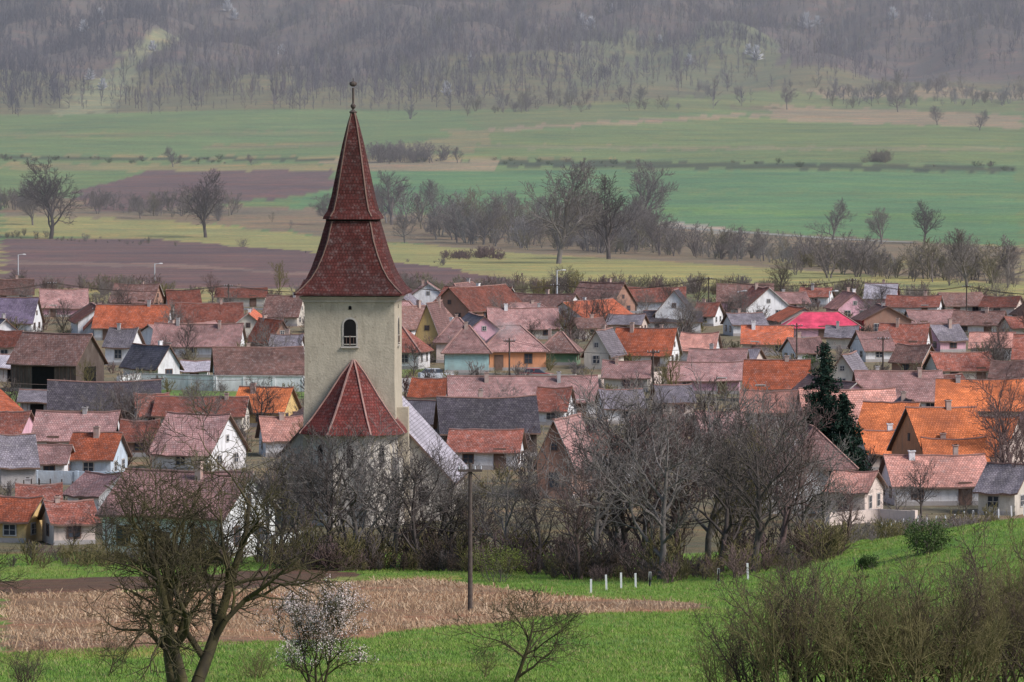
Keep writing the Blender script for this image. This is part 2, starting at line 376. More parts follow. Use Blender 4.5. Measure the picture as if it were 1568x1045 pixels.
# thicket below the church
for u,v,tp,k in [(405,862,690,'v3'),(430,864,675,'v5'),(460,866,670,'v1'),(500,870,645,'v0'),(552,872,640,'v1'),(600,870,655,'v3'),(640,870,670,'v5'),(668,872,690,'v1'),(690,872,730,'v0'),
 (715,868,735,'v4'),(740,872,728,'v0'),(780,876,690,'v3'),(825,878,725,'v5'),(890,886,700,'v2'),(915,884,650,'v3'),
 (940,878,572,'v1'),(962,884,600,'v5'),(985,884,640,'v2'),(1010,886,620,'v3'),(1040,884,620,'v2'),(1082,872,578,'v1'),(1105,874,640,'v5'),(1125,874,650,'v4'),(1155,872,620,'v0'),
 (1190,868,610,'v2'),(1225,856,630,'v3'),(1260,850,700,'v1'),(1290,846,740,'v2'),(475,860,735,'v2'),(530,866,730,'v5'),(585,868,740,'v5'),(640,868,760,'v2'),
 (700,866,790,'v0'),(750,870,775,'v2'),(815,876,770,'v1'),(875,880,790,'v2'),(930,884,760,'v5'),(985,882,760,'v2'),
 (1050,878,760,'v2'),(1100,874,750,'v4'),(1140,870,740,'v1'),(1205,858,740,'v3'),(1535,790,600,'v2'),(1562,780,630,'v2'),(1550,740,560,'v2'),(1410,800,700,'v0'),(1375,798,725,'v3'),(1480,790,745,'v5'),
 (1160,800,590,'v3'),(1100,800,580,'v5'),(1235,790,600,'v2'),(165,860,760,'v0'),(395,858,770,'v3'),(110,850,785,'v2'),(350,862,780,'v2')]:
    place_tree(k,u,v+R.uniform(-4,4),tp,wx=R.uniform(.85,1.05))
# brush bottom right
for u,v,tp,k in [(1105,1062,945,0),(1150,1066,900,1),(1200,1070,855,2),(1240,1066,815,1),(1285,1070,862,0),(1345,1066,890,0),(1392,1070,860,2),(1425,1066,840,1),
 (1490,1066,855,2),(1530,1060,820,0),(1568,1066,795,1),(1600,1062,790,2),(1500,1000,870,0),(1562,990,830,2),(1225,1010,835,1),(1400,1005,880,1),(1320,1068,870,2),(1460,1068,870,0)]:
    place_tree('shrub%d'%k,u,v,tp,'shrub',wx=.95)
# mid distance single trees
for u,v,tp,k in [(78,366,244,3),(50,345,290,2),(315,364,262,3),(265,256,224,1),(385,254,236,1),(855,404,248,0),(932,397,268,3),(985,352,248,2),(600,345,262,2),(665,335,275,0),
 (780,335,292,2),(1275,368,305,1),(1415,374,308,3),(1350,374,318,2),(215,335,300,0),(700,250,225,0),(1435,192,162,0),(1500,200,168,1),(30,438,420,2),(820,345,300,0),
 (1205,168,132,2),(1375,172,132,1),(1480,440,350,0),(1550,430,370,2),(1170,400,350,1),(620,372,325,1),(700,372,320,2),(560,350,290,1),(500,345,296,2),(900,385,300,1),(960,385,300,0),(1010,390,320,2),(740,375,300,1)]:
    place_tree('far%d'%k,u,v,tp,wx=1.15)

def merged(name,temps,xs,ys,sc,mats,wx=1.0,zoff=0.0,rots=None):
    xs=np.asarray(xs);ys=np.asarray(ys);sc=np.asarray(sc); zs=height(xs,ys)+zoff
    ti=NR.integers(0,len(temps),len(xs)); Vs=[];Fs=[];Ms=[];o=0
    for k,(tv,tf) in enumerate(temps):
        m=np.where(ti==k)[0]
        if len(m)==0: continue
        a=NR.uniform(0,6.28,len(m)) if rots is None else rots[m]
        c,s=np.cos(a)[:,None],np.sin(a)[:,None]; S=sc[m][:,None]
        v=np.stack([(tv[None,:,0]*c-tv[None,:,1]*s)*S*wx+xs[m][:,None],(tv[None,:,0]*s+tv[None,:,1]*c)*S*wx+ys[m][:,None],tv[None,:,2]*S+zs[m][:,None]],-1)
        f=tf[None]+(np.arange(len(m))*len(tv))[:,None,None]+o
        o+=v.shape[0]*v.shape[1]; Vs.append(v.reshape(-1,3));Fs.append(f.reshape(-1,tf.shape[1]))
        if isinstance(mats,list): Ms.append(np.repeat(NR.integers(0,len(mats),len(m)),len(tf)))
    me=np_mesh(name,np.concatenate(Vs),np.concatenate(Fs),mats,np.concatenate(Ms) if Ms else None)
    return link(bpy.data.objects.new(name,me))
def twig_template(seed,n,H,w,spread=.35,base=.1):
    rg=np.random.default_rng(seed); V=[];F=[]
    def tri(p,q,wd):
        d=q-p; s=np.cross(d,rg.normal(size=3)); s/=np.linalg.norm(s)+1e-9
        k=len(V); V.extend([p-s*wd,p+s*wd,q]); F.append([k,k+1,k+2])
    tri(np.array([0,0,0.]),np.array([0,0,H*.9]),w*1.6); tri(np.array([0,0,0.]),np.array([.03*H,0,H*.8]),w*1.6)
    for i in range(n):
        z=base*H+(.85-base)*H*rg.random(); a=rg.uniform(0,6.28); r=spread*H*rg.uniform(.3,1)*(1.15-z/H)
        p=np.array([r*.35*rg.random()*math.cos(a),r*.35*rg.random()*math.sin(a),z*.8]); q=np.array([r*math.cos(a),r*math.sin(a),min(H,z+H*rg.uniform(.08,.28))])
        tri(p,q,w)
    return np.array(V),np.array(F)
def small_template(seed,H0,stems=2,rmin=.05,nch=(8,6,3),lean=.3,ang=(25,50)):
    V,F,_=grow_tree(seed=seed,H=H0,r0=H0*.02,tf=.1,nch=nch,rmin=rmin,ang=ang,lenf=.5,trunkL=.75,stems=stems,lean=lean,boff=.03*H0)
    return V/H0,F
# forest on the hillside
ft=[twig_template(s,30,1.0,.009,.46) for s in range(6)]
n=52000; fy=NR.uniform(1960,3050,n); fx=NR.uniform(-1,1,n)*(.15*fy+40)
uu,vv=project(fx,fy,height(fx,fy))
edge=np.interp(uu,[-400,0,270,560,700,900,1180,1568,2000],[185,187,190,196,176,158,132,124,124])+8*np.sin(uu*.03)+5*np.sin(uu*.11)
dens=np.clip((edge-vv)/90,0,1)**1.1*.95+.03*((edge-vv)>-28)
patch=.5+.5*np.sin(fx*.05+2*np.sin(fy*.021))*np.sin(fy*.045+fx*.017+1.5*np.sin(fx*.03))
patch2=.5+.5*np.sin(fx*.013+fy*.009+1.3*np.sin(fy*.013))
dens=dens*(.30+.55*patch+.35*patch2)
terr=(uu>830)&(uu<1250)&(vv>55)&(np.sin(vv*.42+.004*uu)>.2); dens=np.where(terr,dens*.5,dens)
lane=inpoly(uu,vv,[(80,182),(130,125),(190,74),(290,38),(300,56),(220,105),(175,175)])
keep=(NR.random(n)<dens)&(~lane|(NR.random(n)<.35))
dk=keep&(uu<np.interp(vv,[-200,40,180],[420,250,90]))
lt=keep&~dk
merged('forest',ft,fx[lt],fy[lt],3+8*NR.random(lt.sum())**1.3,[M_forest,M_forest,M_forest,M_forest,M_forest3,M_forestd,M_forest2])
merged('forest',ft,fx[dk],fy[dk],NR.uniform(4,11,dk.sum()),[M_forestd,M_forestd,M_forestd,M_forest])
bl=[twig_template(90+s,110,1.0,.06,.5,.0) for s in range(2)]
bx=[];by=[];bs=[]
for u,v,s in [(155,28,8),(1232,38,10),(1157,86,8),(684,145,7),(906,42,8),(1365,26,8),(935,15,6),(1055,95,6),(1420,30,5),(140,120,6),(160,135,6),(722,88,5),(350,12,8),(432,80,6),(1250,30,6),(890,36,8),(130,45,7),(1145,78,6),(360,22,7),(235,75,6),(1010,60,5)]:
    g=ground_at(u,v); bx.append(g[0]);by.append(g[1]-8);bs.append(s)
merged('blossom_bushes',bl,bx,by,np.array(bs)*.9,M_farblossom,1.3)
# hedgerows / scrub belts
BT=[small_template(200+s,9,1+s%3,.045) for s in range(6)]
ST=[small_template(220+s,3,5,.028,(7,4),.5,(20,45)) for s in range(5)]
def belt(name,pts,n,h,temps,mats=M_belt,wx=1.2):
    gp=gpoly(pts); P_=np.array(gp); x0,y0=P_.min(0); x1,y1=P_.max(0); xs=[];ys=[]
    while len(xs)<n:
        x=NR.uniform(x0,x1,n);y=NR.uniform(y0,y1,n);m=inpoly(x,y,gp)&(np.sin(x*.11+y*.03)+np.sin(x*.043+1)+NR.normal(0,.6,n)>-.1); xs+=list(x[m]);ys+=list(y[m])
    xs=xs[:n];ys=ys[:n]
    return merged(name,temps,xs,ys,h[0]+(h[1]-h[0])*NR.random(n)**1.8,mats,wx)
belt('hedgerow',[(440,352),(640,365),(830,385),(1000,392),(1000,352),(700,338),(440,335)],200,(2,11),BT,[M_belt,M_forest2,M_barkgrey,M_belt2])
belt('hedgerow',[(1000,392),(1568,432),(1568,412),(1000,372)],110,(1.5,8),BT,[M_belt,M_forest2,M_barkgrey,M_belt2])
belt('hedgerow',[(0,322),(200,330),(440,345),(440,330),(200,318),(0,305)],90,(2,7),BT,[M_belt,M_barkgrey,M_belt2])
belt('hedgerow',[(1160,430),(1568,448),(1568,425),(1160,415)],70,(2,9),BT,[M_belt,M_barkgrey,M_belt2])
belt('hedgerow',[(0,452),(640,452),(1100,452),(1568,470),(1568,460),(1100,446),(640,444),(0,443)],420,(.8,3.5),ST,[M_belt,M_barkred,M_belt2])
belt('hedgerow',[(560,252),(690,250),(690,240),(560,242)],60,(3,7),BT,M_barkgrey,1.5)
belt('hedgerow',[(1320,250),(1360,250),(1360,246),(1320,247)],16,(2,4),ST,M_belt2,1.6)
belt('hedgerow',[(680,398),(770,398),(770,393),(680,392)],40,(1,3),ST,M_barkred,1.6)
belt('hedgerow',[(600,185),(900,172),(1568,162),(1568,130),(1180,135),(620,172)],160,(2.5,8),BT,[M_belt,M_forest2,M_belt2])
belt('hedgerow',[(1220,410),(1568,425),(1568,415),(1220,400)],50,(1.5,6),BT,[M_belt,M_twigy])
belt('hedgerow',[(0,365),(500,390),(700,415),(700,408),(500,380),(0,358)],45,(.6,2.2),ST,[M_belt2,M_barkgrey])
belt('hedgerow',[(0,249),(1568,262),(1568,254),(900,246),(0,241)],90,(.6,2),ST,[M_belt2,M_leafg],1.8)
# undergrowth around the thicket
belt('undergrowth',[(420,874),(640,876),(880,892),(1140,884),(1290,862),(1290,845),(1140,868),(880,874),(640,862),(420,860)],260,(.7,2.8),ST,[M_bark,M_barkred,M_twigb,M_twigy])
belt('undergrowth',[(1290,845),(1568,795),(1568,785),(1290,830)],90,(.6,1.8),ST,[M_belt,M_twigy])
belt('undergrowth',[(0,872),(420,866),(420,858),(0,862)],80,(.5,1.8),ST,[M_bark,M_twigy,M_barkred])

# leafy clumps
def leaf_mass(centers,per,size,seed=0):
    rg=np.random.default_rng(seed); C=np.repeat(np.asarray(centers),per,0); c=C[:,:3]+rg.normal(size=(len(C),3))*C[:,3:4]*.5
    a=rg.normal(size=c.shape);a/=np.linalg.norm(a,axis=1)[:,None]; b_=np.cross(a,rg.normal(size=c.shape)); b_/=np.linalg.norm(b_,axis=1)[:,None]
    s=size*rg.uniform(.6,1.4,(len(c),1))
    V=np.stack([c-a*s,c+b_*s*.5,c+a*s,c-b_*s*.5],1).reshape(-1,3); F=np.arange(len(V)).reshape(-1,4); return V,F
def bush(name,u,v,top,mat,wf=1.0,leaf=.06):
    x,y,z=ground_at(u,v); h=(v-top)/ppm(y); rg=np.random.default_rng(int(u))
    n=60; th=rg.uniform(0,6.28,n); ph=rg.uniform(0,1,n); rr=rg.uniform(.25,.48,n)
    c=np.stack([rr*h*wf*np.cos(th),rr*h*wf*np.sin(th),h*(.1+.75*ph),np.full(n,h*.22)],1)
    V,F=leaf_mass(c,60,leaf,int(u))
    V2,F2,_=grow_tree(seed=int(u),H=h*.8,r0=.04,tf=.1,nch=(6,4),stems=4,lean=.4)
    e=empty(name,(x,y,z)); 
    for nm,a,b_,m in (('leaves',V,F,mat),('stems',V2,F2,M_bark)):
        o=link(bpy.data.objects.new(nm,np_mesh(nm,a,b_,m))); o.parent=e
bush('evergreen_bush',1420,848,795,M_leafg,1.3); bush('green_bush',762,892,836,M_bud,1.6,.035); bush('green_bush',1330,872,850,M_leafg,1.3,.04)
bush('evergreen_bush',735,560,538,M_leafg,1.2,.12); bush('evergreen_bush',1245,575,545,M_leafg,1.,.12)
# blossom tree
x,y,z=ground_at(485,1052); V,F,tips=grow_tree(seed=77,H=3.35,r0=.06,tf=.12,nch=(9,6,5,3),rmin=.008,ang=(22,48),lenf=.55,trunkL=.75,stems=3,lean=.4,boff=.1)
e=empty('blossom_tree',(x,y,z)); o=link(bpy.data.objects.new('branches',np_mesh('branches',V,F,M_barkmoss)));o.parent=e
tp=tips[tips[:,2]>.9]; tp=np.concatenate([tp,np.full((len(tp),1),.15)],1)
V,F=leaf_mass(tp[NR.permutation(len(tp))[:1800]],7,.024,3); o=link(bpy.data.objects.new('petals',np_mesh('petals',V,F,M_petal)));o.parent=e
# fir trees
def fir(u,v,top,wf=.24,seed=1):
    x,y,z=ground_at(u,v); H=(v-top)/ppm(y); rg=np.random.default_rng(seed); P0=[];P1=[];C=[]
    zz=H*.06
    while zz<H*.985:
        t_=zz/H; k=max(4,int(11*(1-t_)+4))
        for j in range(k):
            a=rg.uniform(0,6.28); L=H*wf*(1-t_)**.75*rg.uniform(.5,1.2)+.15
            p=np.array([0,0,zz]); q=np.array([L*math.cos(a),L*math.sin(a),zz-L*rg.uniform(.1,.35)]); P0.append(p);P1.append(q)
            for m in np.linspace(.2,1,max(3,int(L/.28))):
                c=p+(q-p)*m; c[2]-=.12; C.append([*c,.34*(1.2-.5*m)])
        zz+=H*.024+rg.uniform(0,.16)
    P0=np.array(P0);P1=np.array(P1); v1,f1=tubes(P0,P1,np.full(len(P0),.03),np.full(len(P0),.012))
    v2,f2=tubes(np.array([[0,0,-.3]]),np.array([[0,0,H*.97]]),np.array([H*.018]),np.array([.02]),8)
    V,F=leaf_mass(np.array(C),16,.12,seed)
    e=empty('fir_tree',(x,y,z))
    for nm,a,b_,mm in (('needles',V,F,M_needle),('branches',v1,f1,M_bark),('trunk',v2,f2,M_bark)):
        o=link(bpy.data.objects.new(nm,np_mesh(nm,a,b_,mm)));o.parent=e
fir(1260,742,522,.29,1); fir(1292,744,598,.32,2)

# ------------------------------------------------------------------ houses
def window(mb,c,w,h,ax,fm):
    n=Vector((ax[0],ax[1],0)); t_=Vector((-ax[1],ax[0],0)); M=Matrix((t_,n,Vector((0,0,1)))).transposed()
    c=Vector(c)
    mb.box(c+n*.03,(w+.2,.06,h+.2),fm,M); mb.box(c+n*.05,(w,.06,h),M_glass,M)
    mb.box(c+n*.075,(.05,.04,h),fm,M); mb.box(c+n*.073,(w,.04,.04),fm,M)
RECTS=[]; FOOT=[]
def house(name,pos,L,W,wall,rise,rot,rc,wc,hip=False,chim=None,gab=None,barn=False,rng=R):
    e=empty(name,pos,rot); wm=WALL[wc]; rm=ROOF[rc]; gm_=WALL[gab] if gab else wm
    if chim is None: chim=rng.choice([0,1,1])
    x,y=L/2,W/2; mb=MB()
    zb=-.6
    for a,b_ in (((-x,-y),(x,-y)),((x,-y),(x,y)),((x,y),(-x,y)),((-x,y),(-x,-y))):
        mb.poly([(*a,zb),(*b_,zb),(*b_,wall),(*a,wall)],wm)
    if not hip:
        for s in (-1,1):
            pts=[(s*x,-y,wall),(s*x,y,wall),(s*x,0,wall+rise)]
            mb.poly(pts if s>0 else pts[::-1],gm_)
    mb.box((0,-y-.03,.1),(L+.08,.06,.6),WALL['greyw'])
    mb.obj('walls',e)
    mb=MB(); ov=.45; sl=rise/y; th=.14; ox=.35; ns=6; sag=rng.uniform(.02,.22)
    if hip:
        hx=max(.3,x-y*.85); r=[(-hx,0,wall+rise+th),(hx,0,wall+rise+th)]
        ze=wall-ov*sl+th; E=[(-x-ov,-y-ov,ze),(x+ov,-y-ov,ze),(x+ov,y+ov,ze),(-x-ov,y+ov,ze)]
        mb.poly([E[0],E[1],r[1],r[0]],rm); mb.poly([E[1],E[2],r[1]],rm); mb.poly([E[2],E[3],r[0],r[1]],rm); mb.poly([E[3],E[0],r[0]],rm)
        B=[(p[0],p[1],ze-.12) for p in E]; mb.poly(B[::-1],M_framed)
        for i in range(4): mb.poly([B[i],B[(i+1)%4],E[(i+1)%4],E[i]],M_framed)
        for a,b_ in ((r[0],r[1]),(r[0],E[0]),(r[1],E[1])):
            a=Vector(a);b_=Vector(b_); d=(b_-a); M=d.to_track_quat('X','Z').to_matrix()
            mb.box((a+b_)/2+Vector((0,0,.02)),(d.length,.2,.12),M_ridge,M)
    else:
        xs=[-x-ox+(L+2*ox)*i/ns for i in range(ns+1)]
        sg=[-sag*(1-(2*i/ns-1)**2)+rng.uniform(-.05,.05) for i in range(ns+1)]
        for s in (-1,1):
            sg2=[rng.uniform(-.07,.07) for i in range(ns+1)]
            top=[];eav=[]
            for i in range(ns+1):
                top.append(Vector((xs[i],0,wall+rise+th+sg[i]))); eav.append(Vector((xs[i],s*(y+ov),wall-ov*sl+th+sg2[i]+sg[i]*.3)))
            dn=Vector((0,0,-th))
            for i in range(ns):
                q=[eav[i],eav[i+1],top[i+1],top[i]]; 
                if s>0: q=q[::-1]
                mb.poly(q,rm)
                q2=[p+dn for p in q][::-1]; mb.poly(q2,M_framed)
                q3=[eav[i]+dn,eav[i+1]+dn,eav[i+1],eav[i]]; mb.poly(q3 if s<0 else q3[::-1],M_framed)
            for k in (0,ns): mb.poly([eav[k]+dn,eav[k],top[k],top[k]+dn],M_frame if rng.random()<.25 else M_framed)
        for i in range(ns):
            a=Vector((xs[i],0,wall+rise+th+sg[i]+.03)); b_=Vector((xs[i+1],0,wall+rise+th+sg[i+1]+.03)); d=b_-a
            mb.box((a+b_)/2,(d.length,.22,.1),M_ridge,d.to_track_quat('X','Z').to_matrix())
    mb.obj('roof',e)
    fm=M_frame if rng.random()<.55 else M_framed
    if not barn:
        mb=MB(); nw=max(1,int(L/2.9)); dr=rng.randrange(nw); zc=min(1.6,wall*.58); wh=min(1.2,wall*.42)
        for i in range(nw):
            cx=-x+L*(i+.5)/nw+rng.uniform(-.3,.3)
            if (i==dr and nw>1) or rng.random()<.15: continue
            window(mb,(cx,-y,zc),.85,wh,(0,-1),fm)
        for s in (-1,1):
            for cy in ((-W*.22,W*.22) if W>5 else (0,)): window(mb,(s*x,cy,zc),.8,wh,(s,0),fm)
            if not hip and rise>2.2: window(mb,(s*x,0,wall+rise*.35),.45,.5,(s,0),fm)
        mb.obj('windows',e)
        mb=MB(); cx=-x+L*(dr+.5)/nw
        if nw>1: mb.box((cx,-y-.03,.98),(1.15,.06,1.96),fm); mb.box((cx,-y-.05,.95),(.9,.06,1.8),M_framed); mb.obj('door',e)
    else:
        mb=MB(); mb.box((0,-y-.03,wall*.42),(min(3,L*.4),.06,wall*.84),M_dark)
        mb.box((x+.03,0,wall*.42),(.06,W*.4,wall*.84),M_dark); 
        for k in range(int(L/.5)): mb.box((-x+.25+k*.5,-y-.012,wall*.5),(.05,.03,wall*.98),M_framed)
        mb.obj('doors_and_boards',e)
    if chim:
        mb=MB()
        for k in range(chim):
            cx=rng.uniform(-x*.6,x*.6) if chim==1 else (-x*.5+k*x); cy=rng.uniform(-.8,.8)
            m=rng.choice([M_chim,M_chim,WALL['greyw'],WALL['white']]); zt=wall+rise+rng.uniform(.35,.75); cw=rng.uniform(.36,.5)
            mb.box((cx,cy,zt-.9),(cw,cw,1.8),m); mb.box((cx,cy,zt+.04),(cw+.12,cw+.12,.09),m); mb.box((cx,cy,zt+.11),(.26,.26,.05),M_dark)
        mb.obj('chimney',e)
    return e
def H(u,vb,vr,ve,wpx,rc,wc,rot=0,D=5.5,name='house',**kw):
    g=ground_at(u,vb); p=ppm(g[1]); a=math.radians(rot); ww=wpx/p
    L=max(3,(ww-D*abs(math.sin(a)))/abs(math.cos(a))-.6)
    wall=max(1.7,(vb-ve)/p); rise=max(1.0,(ve-vr)/p)
    dy=(D/2*abs(math.cos(a))+L/2*abs(math.sin(a)))
    y=g[1]+dy; x=g[0]*y/g[1]; z=float(height(x,y))
    RECTS.append((u-wpx/2,u+wpx/2,vr,vb,g[1])); FOOT.append((x,y,max(L,D)/2))
    return house(name,(x,y,z),L,D,wall,rise,a,rc,wc,**kw)
def G(u,vb,vr,ve,wpx,rc,wc,rot=90,L=10,name='house',**kw):
    g=ground_at(u,vb); p=ppm(g[1]); a=math.radians(rot); c=abs(math.cos(a)); s=abs(math.sin(a))
    W=max(3,(wpx/p-L*c)/s-.6)
    wall=max(1.7,(vb-ve)/p); rise=max(1,(ve-vr)/p); dy=L/2*s+W/2*c
    y=g[1]+dy; x=g[0]*y/g[1]; z=float(height(x,y))
    RECTS.append((u-wpx/2,u+wpx/2,vr,vb,g[1])); FOOT.append((x,y,max(L,W)/2))
    return house(name,(x,y,z),L,W,wall,rise,a,rc,wc,**kw)
# --- left part
H(88,602,515,556,150,'brown','wood',-28,6,barn=True,name='barn',gab='wood',chim=0)
G(232,592,532,560,95,'grey','white',125,8)
H(395,596,535,570,150,'brown','white',8,6,chim=1)
H(205,522,470,500,125,'orange','white',-8,6); G(148,520,485,502,42,'orange','white',95,8)
H(98,486,445,470,80,'pinkb','pink',6,6); H(28,510,462,496,75,'purple','white',-10,6)
H(210,478,438,463,85,'brown','brick',-15,6); H(320,512,466,492,110,'rust','peach',5,6); H(437,500,460,488,70,'brown','cream',-12,6)
H(305,548,505,535,145,'pinkb','white',-6,6,chim=2); G(415,540,492,520,70,'orange','brick',115,8)
H(160,650,600,638,180,'dark','wood',4,6,barn=True,name='barn',chim=0); H(310,662,618,642,150,'rust','cream',-4,6)
H(408,655,608,640,105,'bright','yellow',-14,6,gab='yellow'); H(232,660,622,650,60,'rust','white',10,5)
H(120,700,642,680,140,'pinkb','white',-6,6); H(150,735,668,702,95,'orange','blue',-10,6,chim=1); H(80,738,690,712,70,'pinkb','white',-5,5)
H(22,748,670,712,75,'grey','greyw',12,6,chim=0); H(305,725,640,694,150,'pinkb','white',-22,8); H(215,700,660,685,60,'rust','brick',0,5)
H(290,856,726,784,275,'pinkb','white',-22,8.5,chim=1,gab='white'); H(30,832,782,812,80,'orange','yellow',-15,5.5,gab='yellow')
H(105,835,788,815,90,'rust','peach',15,5); H(430,700,650,680,80,'salmon','white',10,5); H(15,560,510,530,40,'rust','peach',-10,6)
H(300,590,562,575,40,'metal','white',0,5,chim=0); H(25,585,545,562,60,'metal','greyw',0,5,chim=0,barn=True,name='shed'); H(238,565,548,556,35,'metal','white',0,4,chim=0,barn=True,name='shed')
H(120,560,520,545,60,'grey','white',15,6); H(190,560,505,530,60,'grey','white',-12,6); H(370,470,450,462,80,'rust','cream',0,5); H(20,470,430,450,70,'brown','white',6,6)
H(280,480,450,468,60,'rust','peach',10,5); H(60,640,630,636,60,'grey','greyw',0,5,barn=True,name='shed',chim=0)
H(60,800,765,785,50,'rust','cream',5,5); H(160,790,742,770,90,'pinkb','white',-30,6); H(20,690,640,668,60,'rust','pink',-12,6)
H(440,560,520,545,60,'grey','white',-8,6)
# --- centre
G(665,552,466,522,70,'pinkb','yellow',80,10); H(700,556,490,522,70,'pinkb','peach',0,7,hip=True); H(715,572,502,538,75,'pinkb','teal',0,7,hip=True)
H(785,568,502,536,110,'pinkb','orange',4,7,hip=True); H(858,560,512,538,70,'brown','green',-6,6,hip=True); H(800,520,478,506,115,'pinkb','cream',5,6,chim=2)
G(925,566,508,540,70,'grey','cream',75,8); H(990,562,508,544,110,'orange','white',-14,6,chim=2); H(1072,556,512,536,70,'salmon','white',-10,6)
G(1035,512,446,480,72,'dark','white',84,8,gab='white'); H(1030,512,478,492,90,'dark','white',0,5,chim=0)
G(1165,490,442,472,95,'rust','white',105,8); H(1257,520,483,504,125,'magenta','pink',0,7,hip=True,chim=0); G(1300,492,450,472,72,'salmon','pink',100,8,chim=2)
H(1350,472,440,460,60,'metal','pink',-10,6); H(1175,545,506,530,85,'orange','peach',-4,6); H(1100,580,545,565,100,'pinkb','white',-8,6)
H(1190,616,560,598,110,'orange','cream',-6,6); G(1300,600,545,575,75,'grey','cream',75,8,gab='cream'); H(1375,640,572,612,145,'pinkb','white',5,7,chim=2)
H(800,640,580,614,235,'pinkb','white',2,7,chim=2); H(850,652,600,630,65,'rust','white',-10,6); H(745,700,612,660,165,'dark','wood',5,8,barn=True,name='barn',chim=1)
H(745,720,666,694,125,'rust','white',-6,6); G(868,765,645,705,85,'pinkb','brick',76,9,gab='brick',chim=0); H(1080,604,566,590,120,'pinkb','pink',-4,6)
H(1030,640,600,622,70,'grey','peach',8,6); H(1180,655,612,640,100,'salmon','peach',-4,6); H(1100,690,640,668,90,'pinkb','cream',10,6); H(660,630,588,612,70,'orange','white',-8,6)
H(1000,690,650,672,80,'brown','white',-8,6); H(950,650,610,635,80,'grey','white',8,6); H(960,600,560,582,80,'pinkb','cream',-4,6)
# --- right complex
H(1500,665,586,628,150,'bright','peach',-6,10); H(1365,705,622,672,125,'bright','peach',-14,10); H(1440,740,632,698,150,'bright','orange',12,11)
H(1530,725,645,690,110,'bright','peach',-20,9); H(1350,722,672,702,80,'bright','peach',6,7); H(1460,742,676,708,100,'bright','peach',0,7)
H(1310,795,726,752,90,'salmon','peach',-18,6,gab='peach'); H(1430,775,702,742,170,'salmon','white',6,7,chim=3); H(1545,790,716,752,80,'grey','cream',-22,7)
for u,vb,vr,ve,w,rc,wc,rt in [(1400,486,455,470,95,'rust','white',-6),(1470,484,453,470,85,'brown','cream',8),(1535,486,458,472,75,'rust','peach',-10),(1425,512,478,495,85,'pinkb','white',4),
 (1500,515,482,500,95,'brown','white',-8),(1560,520,490,505,60,'rust','cream',6),(1385,545,498,525,90,'rust','white',-6),(1445,540,500,522,70,'grey','pink',10),(1520,552,515,535,80,'salmon','white',-4),
 (1400,575,535,558,80,'brown','brick',-12),(1470,588,548,572,110,'rust','cream',6),(1545,600,560,582,70,'brown','white',-6),(1335,555,510,535,70,'pinkb','white',8),(1290,535,505,520,60,'grey','cream',-4),
 (1140,515,485,500,70,'grey','white',6),(1085,500,470,488,50,'rust','white',-8),(1230,560,525,545,70,'pinkb','white',8),(1445,620,585,605,80,'rust','cream',8),(1140,575,545,562,70,'grey','peach',-8),
 (1210,480,455,470,60,'pinkb','cream',6),(1250,470,448,460,60,'rust','white',-6),(900,520,495,508,60,'brown','cream',6),(960,515,490,503,70,'grey','peach',-6)]:
    H(u,vb,vr,ve,w,rc,wc,rt*2,6)
# keep the street, the lane behind the long garden wall and their verges open
OPEN=[(170,480,566,614),(480,1010,560,602)]
# --- fill
CHX=-12.4
cnt=0
for tr in range(1500):
    y=R.uniform(415,885); x=R.uniform(-.118,.118)*y
    L=R.uniform(8,17);W=R.uniform(5.5,7); rot=R.choice([0,0,90,25,-25,110,65])+R.uniform(-12,12)
    if abs(x-CHX)<13 and y<440: continue
    if any((x-a)**2+(y-b_)**2<(max(L,W)/2+r_)**2*.75 for a,b_,r_ in FOOT): continue
    wall=R.uniform(1.9,2.8);rise=R.uniform(1.7,3.2); u,v=project(x,y-3,0); p=ppm(y); pw=abs(math.cos(math.radians(rot)))*L+abs(math.sin(math.radians(rot)))*W
    u0,u1,v0,v1=u-pw*p/2,u+pw*p/2,v-(wall+rise)*p,v; bad=False
    if v0<432: continue
    for a0,a1,b0,b1,dd in RECTS:
        if dd>y-4:
            iw=min(u1,a1)-max(u0,a0); ih=min(v1,b1-(b1-b0)*.15)-max(v0,b0)
            if iw>0 and ih>0 and iw*ih>.22*(a1-a0)*(b1-b0): bad=True;break
    for a0,a1,b0,b1 in OPEN:
        if min(u1,a1)-max(u0,a0)>0 and min(v1,b1)-max(v0,b0)>6: bad=True
    if bad: continue
    if y>830: continue
    RECTS.append((u0,u1,v0,v1,y)); FOOT.append((x,y,max(L,W)/2)); cnt+=1
    house('house',(x,y,0),L,W,wall,rise,math.radians(rot),R.choice(['rust','brown','pinkb','pinkb','grey','brown','rust','salmon' if x>0 else 'grey','orange' if R.random()<.4 else 'rust']),
          R.choice(['white','cream','white','white','brick','pink','greyw','wood']),hip=R.random()<.12)
    if cnt>75: break
print('fill',cnt,'houses',len(RECTS))

# village shrubs and small trees
vs=[];
for tr in range(3000):
    y=R.uniform(405,900); x=R.uniform(-.12,.12)*y
    if any((x-a)**2+(y-b_)**2<(r_+.5)**2 for a,b_,r_ in FOOT): continue
    vs.append((x,y))
    if len(vs)>650: break
vs=np.array(vs)
merged('village_shrubs',ST,vs[:,0],vs[:,1],NR.uniform(1.0,3.0,len(vs)),[M_bark,M_belt,M_barkred,M_twigy,M_belt2],1.3)
for i in range(0,len(vs),6):
    x,y=vs[i]; u,v=project(x,y,0); h=R.uniform(4,7)
    if y<450: continue
    if 170<u<1010 and 585<v<650: continue
    place_tree('v%d'%R.randrange(6),u,v,v-h*ppm(y),pos=(x,y,0))

